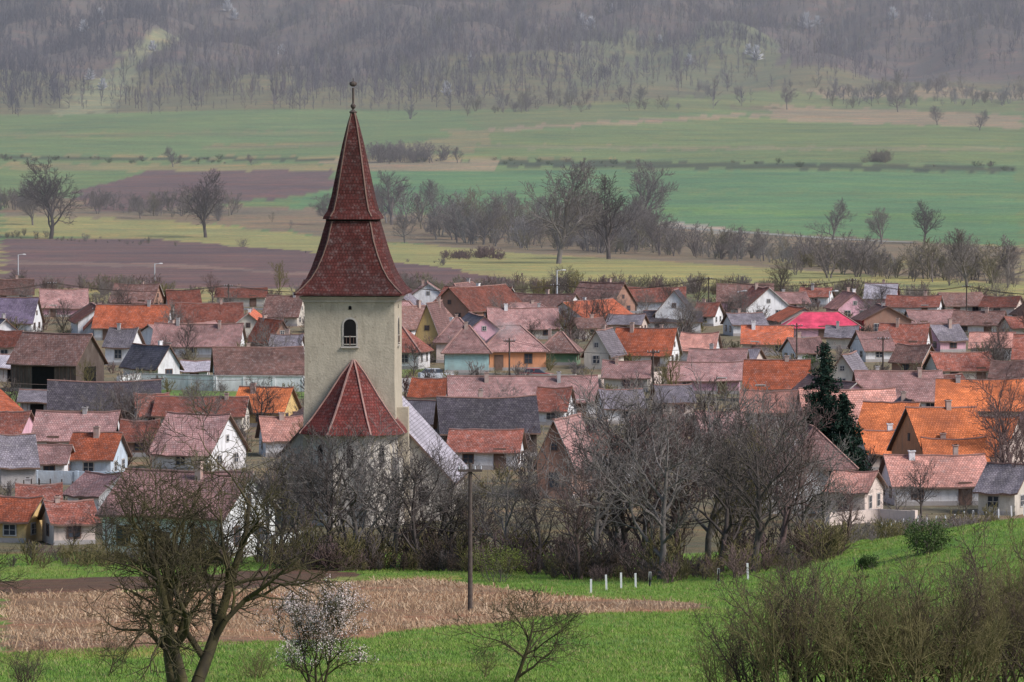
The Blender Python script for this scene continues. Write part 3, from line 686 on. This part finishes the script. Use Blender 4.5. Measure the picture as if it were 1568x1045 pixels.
# ------------------------------------------------------------------ church
ch=empty('church',(CHX,400.2,0),-math.radians(3.4))
HW=3.5
def zr(row): return 32-(row-177)/19.6
mb=MB(); zc=zr(452)
ring=lambda w,z:[(-w,-w,z),(w,-w,z),(w,w,z),(-w,w,z)]
mb.loft([ring(HW+.2,-1),ring(HW+.1,8),ring(HW,11),ring(HW,zc-.45)],M_church)
mb.loft([ring(HW+.10,zc-.45),ring(HW+.16,zc-.28),ring(HW+.40,zc-.05),ring(HW+.40,zc)],M_churchw)
mb.box((HW+.5,-1.6,4.6),(1.1,1.3,9.4),M_church,taper=.8); mb.box((HW+.3,2.2,4.5),(.8,1.3,9),M_church,taper=.75)
mb.obj('tower_walls',ch)
def arch_pts(w,h,n=8,z0=0):
    pts=[(-w/2,z0),(w/2,z0),(w/2,z0+h-w/2)]
    for i in range(1,n): a=math.pi*i/n; pts.append((w/2*math.cos(a),z0+h-w/2+w/2*math.sin(a)))
    pts.append((-w/2,z0+h-w/2)); return pts
def arch(mb,w,h,z0,M,mat,off,deep=.0):
    f=[M@Vector((px,-off,pz)) for px,pz in arch_pts(w,h,8,z0)]; b_=[M@Vector((px,deep,pz)) for px,pz in arch_pts(w,h,8,z0)]
    mb.poly(f,mat)
    for i in range(len(f)): j=(i+1)%len(f); mb.poly([f[j],f[i],b_[i],b_[j]],mat)
mb=MB()
for q in range(4):
    Rz=Matrix.Rotation(q*math.pi/2,4,'Z'); T=Rz@Matrix.Translation((.05 if q==0 else 0,-HW,0))
    z0=zr(527)
    arch(mb,1.22,2.32,z0-.1,T,M_churchw,.05); arch(mb,.96,2.08,z0,T,M_dark,.065)
    hb=lambda w_:( (w_,.07,.07) if q%2==0 else (.07,w_,.07))
    mb.box(T@Vector((0,-.09,z0+.4)),(.08,.08,.8),M_framed)
    mb.box(T@Vector((0,-.09,z0+.12)),hb(.9),M_churchw); mb.box(T@Vector((0,-.09,z0+.72)),hb(.9),M_churchw)
    for k in (-.28,.28): mb.box(T@Vector((k,-.085,z0+.4)),(.035,.035,.6),M_framed)
    mb.box(T@Vector((0,-.09,z0-.12)),(1.4 if q%2==0 else .2,.2 if q%2==0 else 1.4,.1),M_churchw)
    arch(mb,.24,.3,zr(472),T,M_dark,.03)
mb.obj('belfry_windows',ch)
def sq(w,z,ch_=0.0):
    c=w*ch_
    return [(-w+c,-w,z),(w-c,-w,z),(w,-w+c,z),(w,w-c,z),(w-c,w,z),(-w+c,w,z),(-w,w-c,z),(-w,-w+c,z)]
mb=MB()
mb.loft([sq(w,zr(r),c) for r,w,c in [(450,4.30,.03),(447,4.26,.03),(438,3.84,.06),(425,3.42,.12),(410,3.08,.17),(390,2.74,.22),(368,2.42,.26),(350,2.18,.26),(338,2.0,.26)]],ROOF['church'])
mb.loft([sq(2.0,zr(338.2),.26),sq(2.0,zr(335),.26)],M_dark)  # shade under the upper tier's lip, painted as a near-black band
mb.loft([sq(2.26,zr(335.2),.26),sq(2.18,zr(331),.26),sq(1.9,zr(322),.28),sq(1.62,zr(300),.29),sq(1.22,zr(260),.29),sq(.80,zr(220),.29),sq(.44,zr(190),.29),sq(.17,zr(172),.29)],ROOF['church'])
for sx in (-1,1):
    pr=[(r,w,c) for r,w,c in [(447,4.26,.03),(438,3.84,.06),(425,3.42,.12),(410,3.08,.17),(390,2.74,.22),(368,2.42,.26),(350,2.18,.26),(338,2.0,.26)]]
    for pp in (pr,[(331,2.18,.26),(322,1.9,.28),(300,1.62,.29),(260,1.22,.29),(220,.80,.29),(190,.44,.29),(172,.17,.29)]):
        for A_,B_ in zip(pp[:-1],pp[1:]):
            a=Vector((sx*A_[1]*(1-A_[2]),-A_[1],zr(A_[0])));b_=Vector((sx*B_[1]*(1-B_[2]),-B_[1],zr(B_[0]))); d=b_-a
            mb.box((a+b_)/2,(d.length,.11,.07),M_framed,d.to_track_quat('X','Z').to_matrix())
mb.obj('spire',ch)
mb=MB(); n=10
def rg_(r,z): return [(r*math.cos(2*math.pi*i/n),r*math.sin(2*math.pi*i/n),z) for i in range(n)]
zt=zr(174)
mb.loft([rg_(.26,zt),rg_(.32,zt+.12),rg_(.1,zt+.28),rg_(.08,zt+.34),rg_(.2,zt+.5),rg_(.21,zt+.62),rg_(.08,zt+.8),rg_(.09,zr(135))],M_pole)
zt=zr(133); mb.loft([rg_(.09,zt),rg_(.26,zt+.1),rg_(.3,zt+.22),rg_(.26,zt+.34),rg_(.08,zt+.42)],M_pole)
mb.box((0,0,zt+.5),(.05,.05,.3),M_pole)
mb.obj('finial',ch)
# apse with polygonal roof
mb=MB(); ax=.35; ay=-HW-.2; n=8
def og(r,z,off=22.5): return [(ax+r*math.cos(math.radians(off+45*i)),ay+r*math.sin(math.radians(off+45*i)),z) for i in range(n)]
mb.loft([og(3.65,-1),og(3.55,7.9)],M_churchw); mb.loft([og(3.57,7.4),og(3.8,7.6),og(3.8,7.75)],M_churchw)
for i in range(8):
    a=math.radians(45*i); 
    if math.sin(a)>.5: continue
    ap=3.56*math.cos(math.radians(22.5))
    T=Matrix.Translation((ax,ay,0))@Matrix.Rotation(a+math.pi/2,4,'Z')@Matrix.Translation((0,-ap,0))
    arch(mb,2.1,2.6,4.7,T,M_church,.05); arch(mb,1.8,2.35,4.75,T,M_churchw,.07); arch(mb,.5,1.7,4.9,T,M_dark,.09)
for i in range(8):
    a=math.radians(22.5+45*i)
    if math.sin(a)>.3: continue
    mb.box((ax+3.8*math.cos(a),ay+3.8*math.sin(a),2.6),(.8,.8,6),M_churchw,Matrix.Rotation(a,3,'Z'),taper=.8)
mb.obj('apse',ch)
mb=MB(); mb.loft([og(4.4,7.4),og(4.25,7.68),og(3.35,8.6),og(2.15,10.2),og(1.0,11.9),og(.1,13.0)],ROOF['churchr'])
for i in range(8):
    pr=[og(4.42,7.45)[i],og(3.37,8.65)[i],og(2.17,10.25)[i],og(1.02,11.95)[i],og(.1,13.05)[i]]
    for a,b_ in zip(pr[:-1],pr[1:]):
        a=Vector(a);b_=Vector(b_);d=b_-a; mb.box((a+b_)/2,(d.length,.12,.1),M_ridge,d.to_track_quat('X','Z').to_matrix())
mb.obj('apse_roof',ch)
# nave behind/right
mb=MB(); y0,y1=-1.0,15; xl,xr,zR=-5.6,7.6,11.9
zl=4.0;zrr=3.6
pts=[(xl,y0,-1),(xr,y0,-1),(xr,y0,zrr),(0,y0,zR),(xl,y0,zl+1.6)]
mb.poly(pts,M_churchw); mb.poly([(p[0],y1,p[2]) for p in pts][::-1],M_churchw)
mb.poly([(xr,y0,-1),(xr,y1,-1),(xr,y1,zrr),(xr,y0,zrr)],M_churchw); mb.poly([(xl,y1,-1),(xl,y0,-1),(xl,y0,zl+1.6),(xl,y1,zl+1.6)],M_churchw)
mb.obj('nave',ch)
mb=MB()
def slab(a,b_,ya,yb,th,mat,tm):
    A=[Vector((a[0],ya,a[1])),Vector((b_[0],ya,b_[1])),Vector((b_[0],yb,b_[1])),Vector((a[0],yb,a[1]))]; B=[p+Vector((0,0,th)) for p in A]
    mb.poly(B,mat); mb.poly(A[::-1],tm)
    for i in range(4): mb.poly([A[i],A[(i+1)%4],B[(i+1)%4],B[i]],tm)
slab((0,zR+.01),(xr+.5,zrr-.5),y0-.3,y1+.3,.2,ROOF['metal'],M_framed); slab((xl-.4,zl+1.15),(0,zR+.01),y0-.3,y1+.3,.2,ROOF['rust'],M_framed)
mb.obj('nave_roof',ch)
mb=MB()
T=Matrix.Translation((5.6,y0,0)); arch(mb,.8,1.6,1.6,T,M_dark,.03); mb.obj('nave_window',ch)

# ------------------------------------------------------------------ walls, fences, roads, poles
def wall_line(name,pts,h,th,mat,cap=None):
    mb=MB()
    for (a,b_) in zip(pts[:-1],pts[1:]):
        A=Vector(ground_at(*a));B=Vector(ground_at(*b_)); d=B-A; L=Vector((d.x,d.y,0)).length; M=Matrix.Rotation(math.atan2(d.y,d.x),3,'Z')
        m=(A+B)/2; mb.box((m.x,m.y,m.z+h/2-.2),(L,th,h+.4),mat,M)
        if cap: mb.box((m.x,m.y,m.z+h+.08),(L+.04,th+.16,.14),cap,M)
        for k in range(int(L/3)+1):
            q=A.lerp(B,k/max(1,int(L/3))); mb.box((q.x,q.y,q.z+h/2),(th+.14,th+.14,h+.06),mat,M)
    return mb.obj(name)
wall_line('garden_wall',[(182,600),(215,596),(330,599),(465,600)],1.7,.25,WALL['white'],WALL['greyw'])
wall_line('garden_wall',[(500,604),(640,600)],1.6,.25,WALL['greyw'])
wall_line('garden_wall',[(690,584),(880,588)],1.1,.2,WALL['cream'])
wall_line('garden_wall',[(415,856),(470,852)],1.6,.2,WALL['white']); wall_line('garden_wall',[(1270,805),(1345,800),(1400,802)],1.0,.25,WALL['peach'])
wall_line('garden_wall',[(900,596),(1010,590)],1.6,.2,WALL['peach']); wall_line('garden_wall',[(55,742),(180,744)],1.2,.2,WALL['blue'])
def post_fence(name,pts,h,mat,sp=1.4,rails=True):
    mb=MB()
    for a,b_ in zip(pts[:-1],pts[1:]):
        A=Vector(ground_at(*a));B=Vector(ground_at(*b_)); n=max(1,int((B-A).length/sp))
        for k in range(n+1):
            q=A.lerp(B,k/n); z=float(height(q.x,q.y)); hh=h*R.uniform(.85,1.1)
            mb.box((q.x,q.y,z+hh/2-.1),(.11,.11,hh+.2),mat,Matrix.Rotation(R.uniform(-.06,.06),3,'Y'))
            if rails and k<n:
                q2=A.lerp(B,(k+1)/n); z2=float(height(q2.x,q2.y)); a_=Vector((q.x,q.y,z+h*.75)); c_=Vector((q2.x,q2.y,z2+h*.75)); d=c_-a_
                mb.box((a_+c_)/2,(d.length,.03,.05),mat,d.to_track_quat('X','Z').to_matrix())
    return mb.obj(name)
post_fence('white_post_fence',[(905,908),(995,898),(1100,892),(1145,888)],.85,M_white,3.2,False)
post_fence('white_post_fence',[(1350,820),(1390,812),(1490,800),(1568,790)],.9,M_white,2.2,False)
post_fence('wooden_fence',[(880,606),(1010,604)],1.2,M_pole,1.0); post_fence('wooden_fence',[(0,765),(60,760),(180,762)],1.4,M_pole,.9)
post_fence('wooden_fence',[(430,862),(500,866)],1.3,M_pole,.6)
def strip(name,pts,w,mat,dz=.03):
    P_=[Vector(ground_at(*p)) for p in pts]; mb=MB(); Q=[]
    for a,b_ in zip(P_[:-1],P_[1:]):
        n=8
        for k in range(n): Q.append(a.lerp(b_,k/n))
    Q.append(P_[-1]); Lf=[];Rt=[]
    for i,q in enumerate(Q):
        d=(Q[min(i+1,len(Q)-1)]-Q[max(0,i-1)]); nn=Vector((-d.y,d.x,0)).normalized()*w/2
        for s,l in ((1,Lf),(-1,Rt)):
            r=q+nn*s; l.append((r.x,r.y,float(height(r.x,r.y))+dz))
    for i in range(len(Q)-1): mb.poly([Rt[i],Rt[i+1],Lf[i+1],Lf[i]],mat)
    return mb.obj(name)
strip('main_road',[(-300,476),(400,474),(700,477),(1050,481),(1900,492)],8,M_asph,.06)
strip('road_marking',[(-300,476),(400,474),(700,477),(1050,481),(1900,492)],.25,M_white,.07)
strip('village_street',[(480,592),(640,584),(760,578),(960,580)],6,M_asph,.06)
strip('farm_track',[(1000,347),(1120,355),(1400,372)],5,simple_mat('track_gravel',(.4,.38,.33)),.1)
A=Vector(ground_at(715,480));B=Vector(ground_at(1005,484)); mb=MB(); d=B-A; M=Matrix.Rotation(math.atan2(d.y,d.x),3,'Z'); m=(A+B)/2
for dz in (.52,.68): mb.box((m.x,m.y,dz),(d.length,.08,.13),M_white,M)
mb.box((m.x,m.y+.03,.6),(d.length,.04,.1),M_white,M)
for k in range(int(d.length/2)): q=A.lerp(B,k*2/d.length); mb.box((q.x,q.y+.12,.3),(.12,.12,.8),M_steel)
mb.obj('guard_rail')
def upole(u,v,top,arm=1.6,r=.13):
    x,y,z=ground_at(u,v); h=(v-top)/ppm(y); mb=MB(); mb.cyl((0,0,-.3),r,h+.3,M_pole,10,r*.7)
    mb.box((0,-.12,h-.35),(arm,.1,.12),M_pole)
    for s in (-.45,-.2,.2,.45): mb.cyl((s*arm,-.12,h-.29),.035,.16,M_steel,8)
    for s in (-1,1): mb.box((s*arm*.2,-.08,h-.6),(.04,.04,.7),M_pole,Matrix.Rotation(-s*.8,3,'Y'))
    o=mb.obj('utility_pole'); o.location=(x,y,z); return Vector((x,y,z+h-.2))
fp=upole(720,938,708,1.15,.12)
def wires(pts,off=(-.5,0,.5),r=.03,sagf=1.2):
    mb=MB()
    for a,b_ in zip(pts[:-1],pts[1:]):
        for s in off:
            pr=None
            for k in range(13):
                t_=k/12; q=a.lerp(b_,t_)+Vector((s,0,-sagf*4*t_*(1-t_)))
                if pr is not None: d=q-pr; mb.box((pr+q)/2,(d.length,r,r),M_pole,d.to_track_quat('X','Z').to_matrix())
                pr=q
    mb.obj('power_line_wires')
wires([upole(u,v,t_,1.4,.12) for u,v,t_ in [(-60,640,575),(241,632,575),(520,628,560),(780,588,518),(1000,600,535),(1220,570,495),(1352,575,515),(1620,570,510)]],(-.5,.5),.025,.8)
upole(150,520,470)
wires([upole(u,v,t_,1.4,.13) for u,v,t_ in [(-120,484,430),(80,484,431),(350,484,435),(600,484,434),(850,484,434),(1085,486,424),(1305,488,426),(1480,490,436),(1700,494,440)]],(-.5,0,.5),.045)
def lamp(u,v,top):
    x,y,z=ground_at(u,v); h=(v-top)/ppm(y); mb=MB(); mb.cyl((0,0,-.2),.13,h+.2,M_steel,8,.08)
    mb.box((.5,0,h),(1.1,.09,.09),M_steel,Matrix.Rotation(-.12,3,'Y')); mb.box((1.15,0,h+.06),(.65,.3,.16),M_white,None,.7); mb.cyl((0,0,-.05),.22,.35,M_steel,8)
    o=mb.obj('street_lamp'); o.location=(x,y,z)
lamp(853,478,414); lamp(237,446,404); lamp(28,436,390); lamp(930,478,446); lamp(1270,480,446); lamp(560,476,440); lamp(1130,482,446)
def car(u,v,rot,paint):
    x,y,z=ground_at(u,v); mb=MB(); 
    sec=[(-2.1,.35,.75),(-2.05,.3,.95),(-1.2,.25,1.0),(1.0,.25,.95),(1.95,.3,.8),(2.1,.35,.6)]
    W=.85
    rings=[[(X_,-W,a),(X_,W,a),(X_,W*.96,b_),(X_,-W*.96,b_)] for X_,a,b_ in sec]; mb.loft(rings,paint)
    mb.loft([[(-1.75,-.8,.95),(1.05,-.8,.95),(1.05,.8,.95),(-1.75,.8,.95)],[(-1.3,-.66,1.42),(.35,-.66,1.42),(.35,.66,1.42),(-1.3,.66,1.42)]],M_glass)
    mb.box((-.47,0,1.44),(1.7,1.3,.05),paint); mb.box((-.3,0,1.2),(.1,1.5,.44),paint)
    for X_ in (-1.3,1.3):
        for s in (-1,1):
            n=14; r1=[(X_+.32*math.cos(2*math.pi*i/n),s*.7,.32+.32*math.sin(2*math.pi*i/n)) for i in range(n)]; r2=[(p[0],s*.89,p[2]) for p in r1]
            mb.loft([r1,r2],M_tyre); mb.loft([[(X_+(p[0]-X_)*.55,s*.885,.32+(p[2]-.32)*.55) for p in r1],[(X_+(p[0]-X_)*.5,s*.905,.32+(p[2]-.32)*.5) for p in r1]],M_steel)
    for s in (-.6,.6): mb.box((2.06,s,.66),(.08,.3,.14),M_white)
    o=mb.obj('parked_car'); o.location=(x,y,z+.07); o.rotation_euler=(0,0,math.radians(rot))
car(668,584,12,M_car); car(822,584,-5,M_carr); car(560,590,4,M_car)

# ------------------------------------------------------------------ stubble & grass
gp=gpoly([(-100,914),(400,904),(640,886),(800,907),(1060,924),(1085,931),(800,948),(560,976),(-100,1005)]); P_=np.array(gp)
n=75000; x=NR.uniform(P_[:,0].min(),P_[:,0].max(),n); y=NR.uniform(P_[:,1].min(),P_[:,1].max(),n); y=np.round((y+.25*x)/.9)*.9-.25*x+NR.normal(0,.06,n)
m=inpoly(x,y,gp)&(NR.random(n)<.5+.5*np.sin(x*.23+np.sin(y*.4))*np.sin(y*.19)); x=x[m];y=y[m]
st=[]
for s in range(6):
    rg=np.random.default_rng(s); V=[];F=[]
    for k in range(2):
        a=rg.uniform(0,3.14); dx,dy=.05*math.cos(a),.05*math.sin(a); lx,ly=rg.normal(0,.45,2); ox_,oy_=rg.normal(0,.2,2); h=rg.uniform(.35,1)
        b0=len(V); V+=[(ox_-dx,oy_-dy,0),(ox_+dx,oy_+dy,0),(ox_+dx+lx,oy_+dy+ly,h),(ox_-dx+lx,oy_-dy+ly,h)]; F.append([b0,b0+1,b0+2,b0+3])
    st.append((np.array(V),np.array(F)))
merged('corn_stubble',st,x,y,NR.uniform(.1,.3,len(x))*np.where(NR.random(len(x))<.04,1.9,1),[M_stub,M_stub,M_stub2])
sgp=gpoly(SOIL)
n=200000; y=NR.uniform(145,350,n); x=NR.uniform(-.125,.125,n)*y
m=~inpoly(x,y,gp)&~inpoly(x,y,sgp)&(NR.random(n)<np.clip(1.3-(y-150)/260,0.25,1)); x=x[m];y=y[m]
gt=[]
for s in range(6):
    rg=np.random.default_rng(50+s); V=[];F=[]
    for k in range(4):
        a=rg.uniform(0,3.14); w=.014; ox_,oy_=rg.normal(0,.07,2); lx,ly=rg.normal(0,.5,2)*.1; b0=len(V)
        V+=[(ox_-w*math.cos(a),oy_-w*math.sin(a),0),(ox_+w*math.cos(a),oy_+w*math.sin(a),0),(ox_+lx,oy_+ly,rg.uniform(.07,.14))]; F.append([b0,b0+1,b0+2])
    gt.append((np.array(V),np.array(F)))
merged('meadow_grass',gt,x,y,NR.uniform(.5,1.4,len(x)),[M_tuft]*6+[M_drygrass])

# ------------------------------------------------------------------ haze
mb=MB(); mb.box((0,3860,330),(4200,6000,900),M_dark); hz=mb.obj('valley_haze')
hm=bpy.data.materials.new('haze_air'); hm.use_nodes=True; nt=hm.node_tree; nt.nodes.clear()
vs_=N(nt,'ShaderNodeVolumeScatter'); vs_.inputs['Color'].default_value=(.93,.92,1,1); vs_.inputs['Density'].default_value=.00030; vs_.inputs['Anisotropy'].default_value=.1
ou=N(nt,'ShaderNodeOutputMaterial'); nt.links.new(vs_.outputs[0],ou.inputs['Volume']); hz.data.materials.clear(); hz.data.materials.append(hm)
# chimney smoke: small puff of drifting smoke over the street houses
bpy.ops.mesh.primitive_ico_sphere_add(subdivisions=3,radius=1); smk=bpy.context.object; smk.name='chimney_smoke'
x,y,z=ground_at(775,566); smk.location=(x,y-2,5.2); smk.scale=(2.4,1.2,1.5)
sm=bpy.data.materials.new('smoke'); sm.use_nodes=True; nt=sm.node_tree; nt.nodes.clear()
tc=N(nt,'ShaderNodeTexCoord'); ln=N(nt,'ShaderNodeVectorMath',operation='LENGTH'); nt.links.new(tc.outputs['Object'],ln.inputs[0])
mr=N(nt,'ShaderNodeMapRange'); mr.inputs[1].default_value=1; mr.inputs[2].default_value=.1; mr.inputs[4].default_value=.75; nt.links.new(ln.outputs['Value'],mr.inputs[0])
mu=N(nt,'ShaderNodeMath',operation='MULTIPLY'); nt.links.new(mr.outputs[0],mu.inputs[0]); nt.links.new(noise(nt,tc.outputs['Object'],2.2,4,.6,.4,.65),mu.inputs[1])
v2=N(nt,'ShaderNodeVolumeScatter'); v2.inputs['Color'].default_value=(.95,.95,1,1); nt.links.new(mu.outputs[0],v2.inputs['Density'])
ou=N(nt,'ShaderNodeOutputMaterial'); nt.links.new(v2.outputs[0],ou.inputs['Volume']); smk.data.materials.append(sm)

# ------------------------------------------------------------------ light, camera
w=bpy.data.worlds.new('World'); scene.world=w; w.use_nodes=True; nt=w.node_tree
sk=N(nt,'ShaderNodeTexSky'); sk.sky_type='NISHITA'; sk.sun_disc=False
EL=math.radians(42); AZ=math.radians(118)
sk.sun_elevation=EL; sk.sun_rotation=AZ; sk.dust_density=1.5; sk.air_density=1.0
nt.links.new(sk.outputs[0],nt.nodes['Background'].inputs[0]); nt.nodes['Background'].inputs[1].default_value=.15
sd=bpy.data.lights.new('sun','SUN'); sd.energy=3.6; sd.angle=math.radians(18); sd.color=(1,.94,.90)
so=link(bpy.data.objects.new('sun',sd)); dirv=Vector((math.sin(AZ)*math.cos(EL),math.cos(AZ)*math.cos(EL),math.sin(EL)))
so.rotation_euler=dirv.to_track_quat('Z','Y').to_euler()
cd=bpy.data.cameras.new('camera'); cd.lens=180; cd.sensor_width=36; cd.clip_start=1; cd.clip_end=12000
co=link(bpy.data.objects.new('camera',cd)); co.location=(0,0,CAMZ); co.rotation_euler=(math.pi/2-PITCH,0,0); scene.camera=co
scene.view_settings.view_transform='Standard'; scene.view_settings.look='None'; scene.view_settings.exposure=0
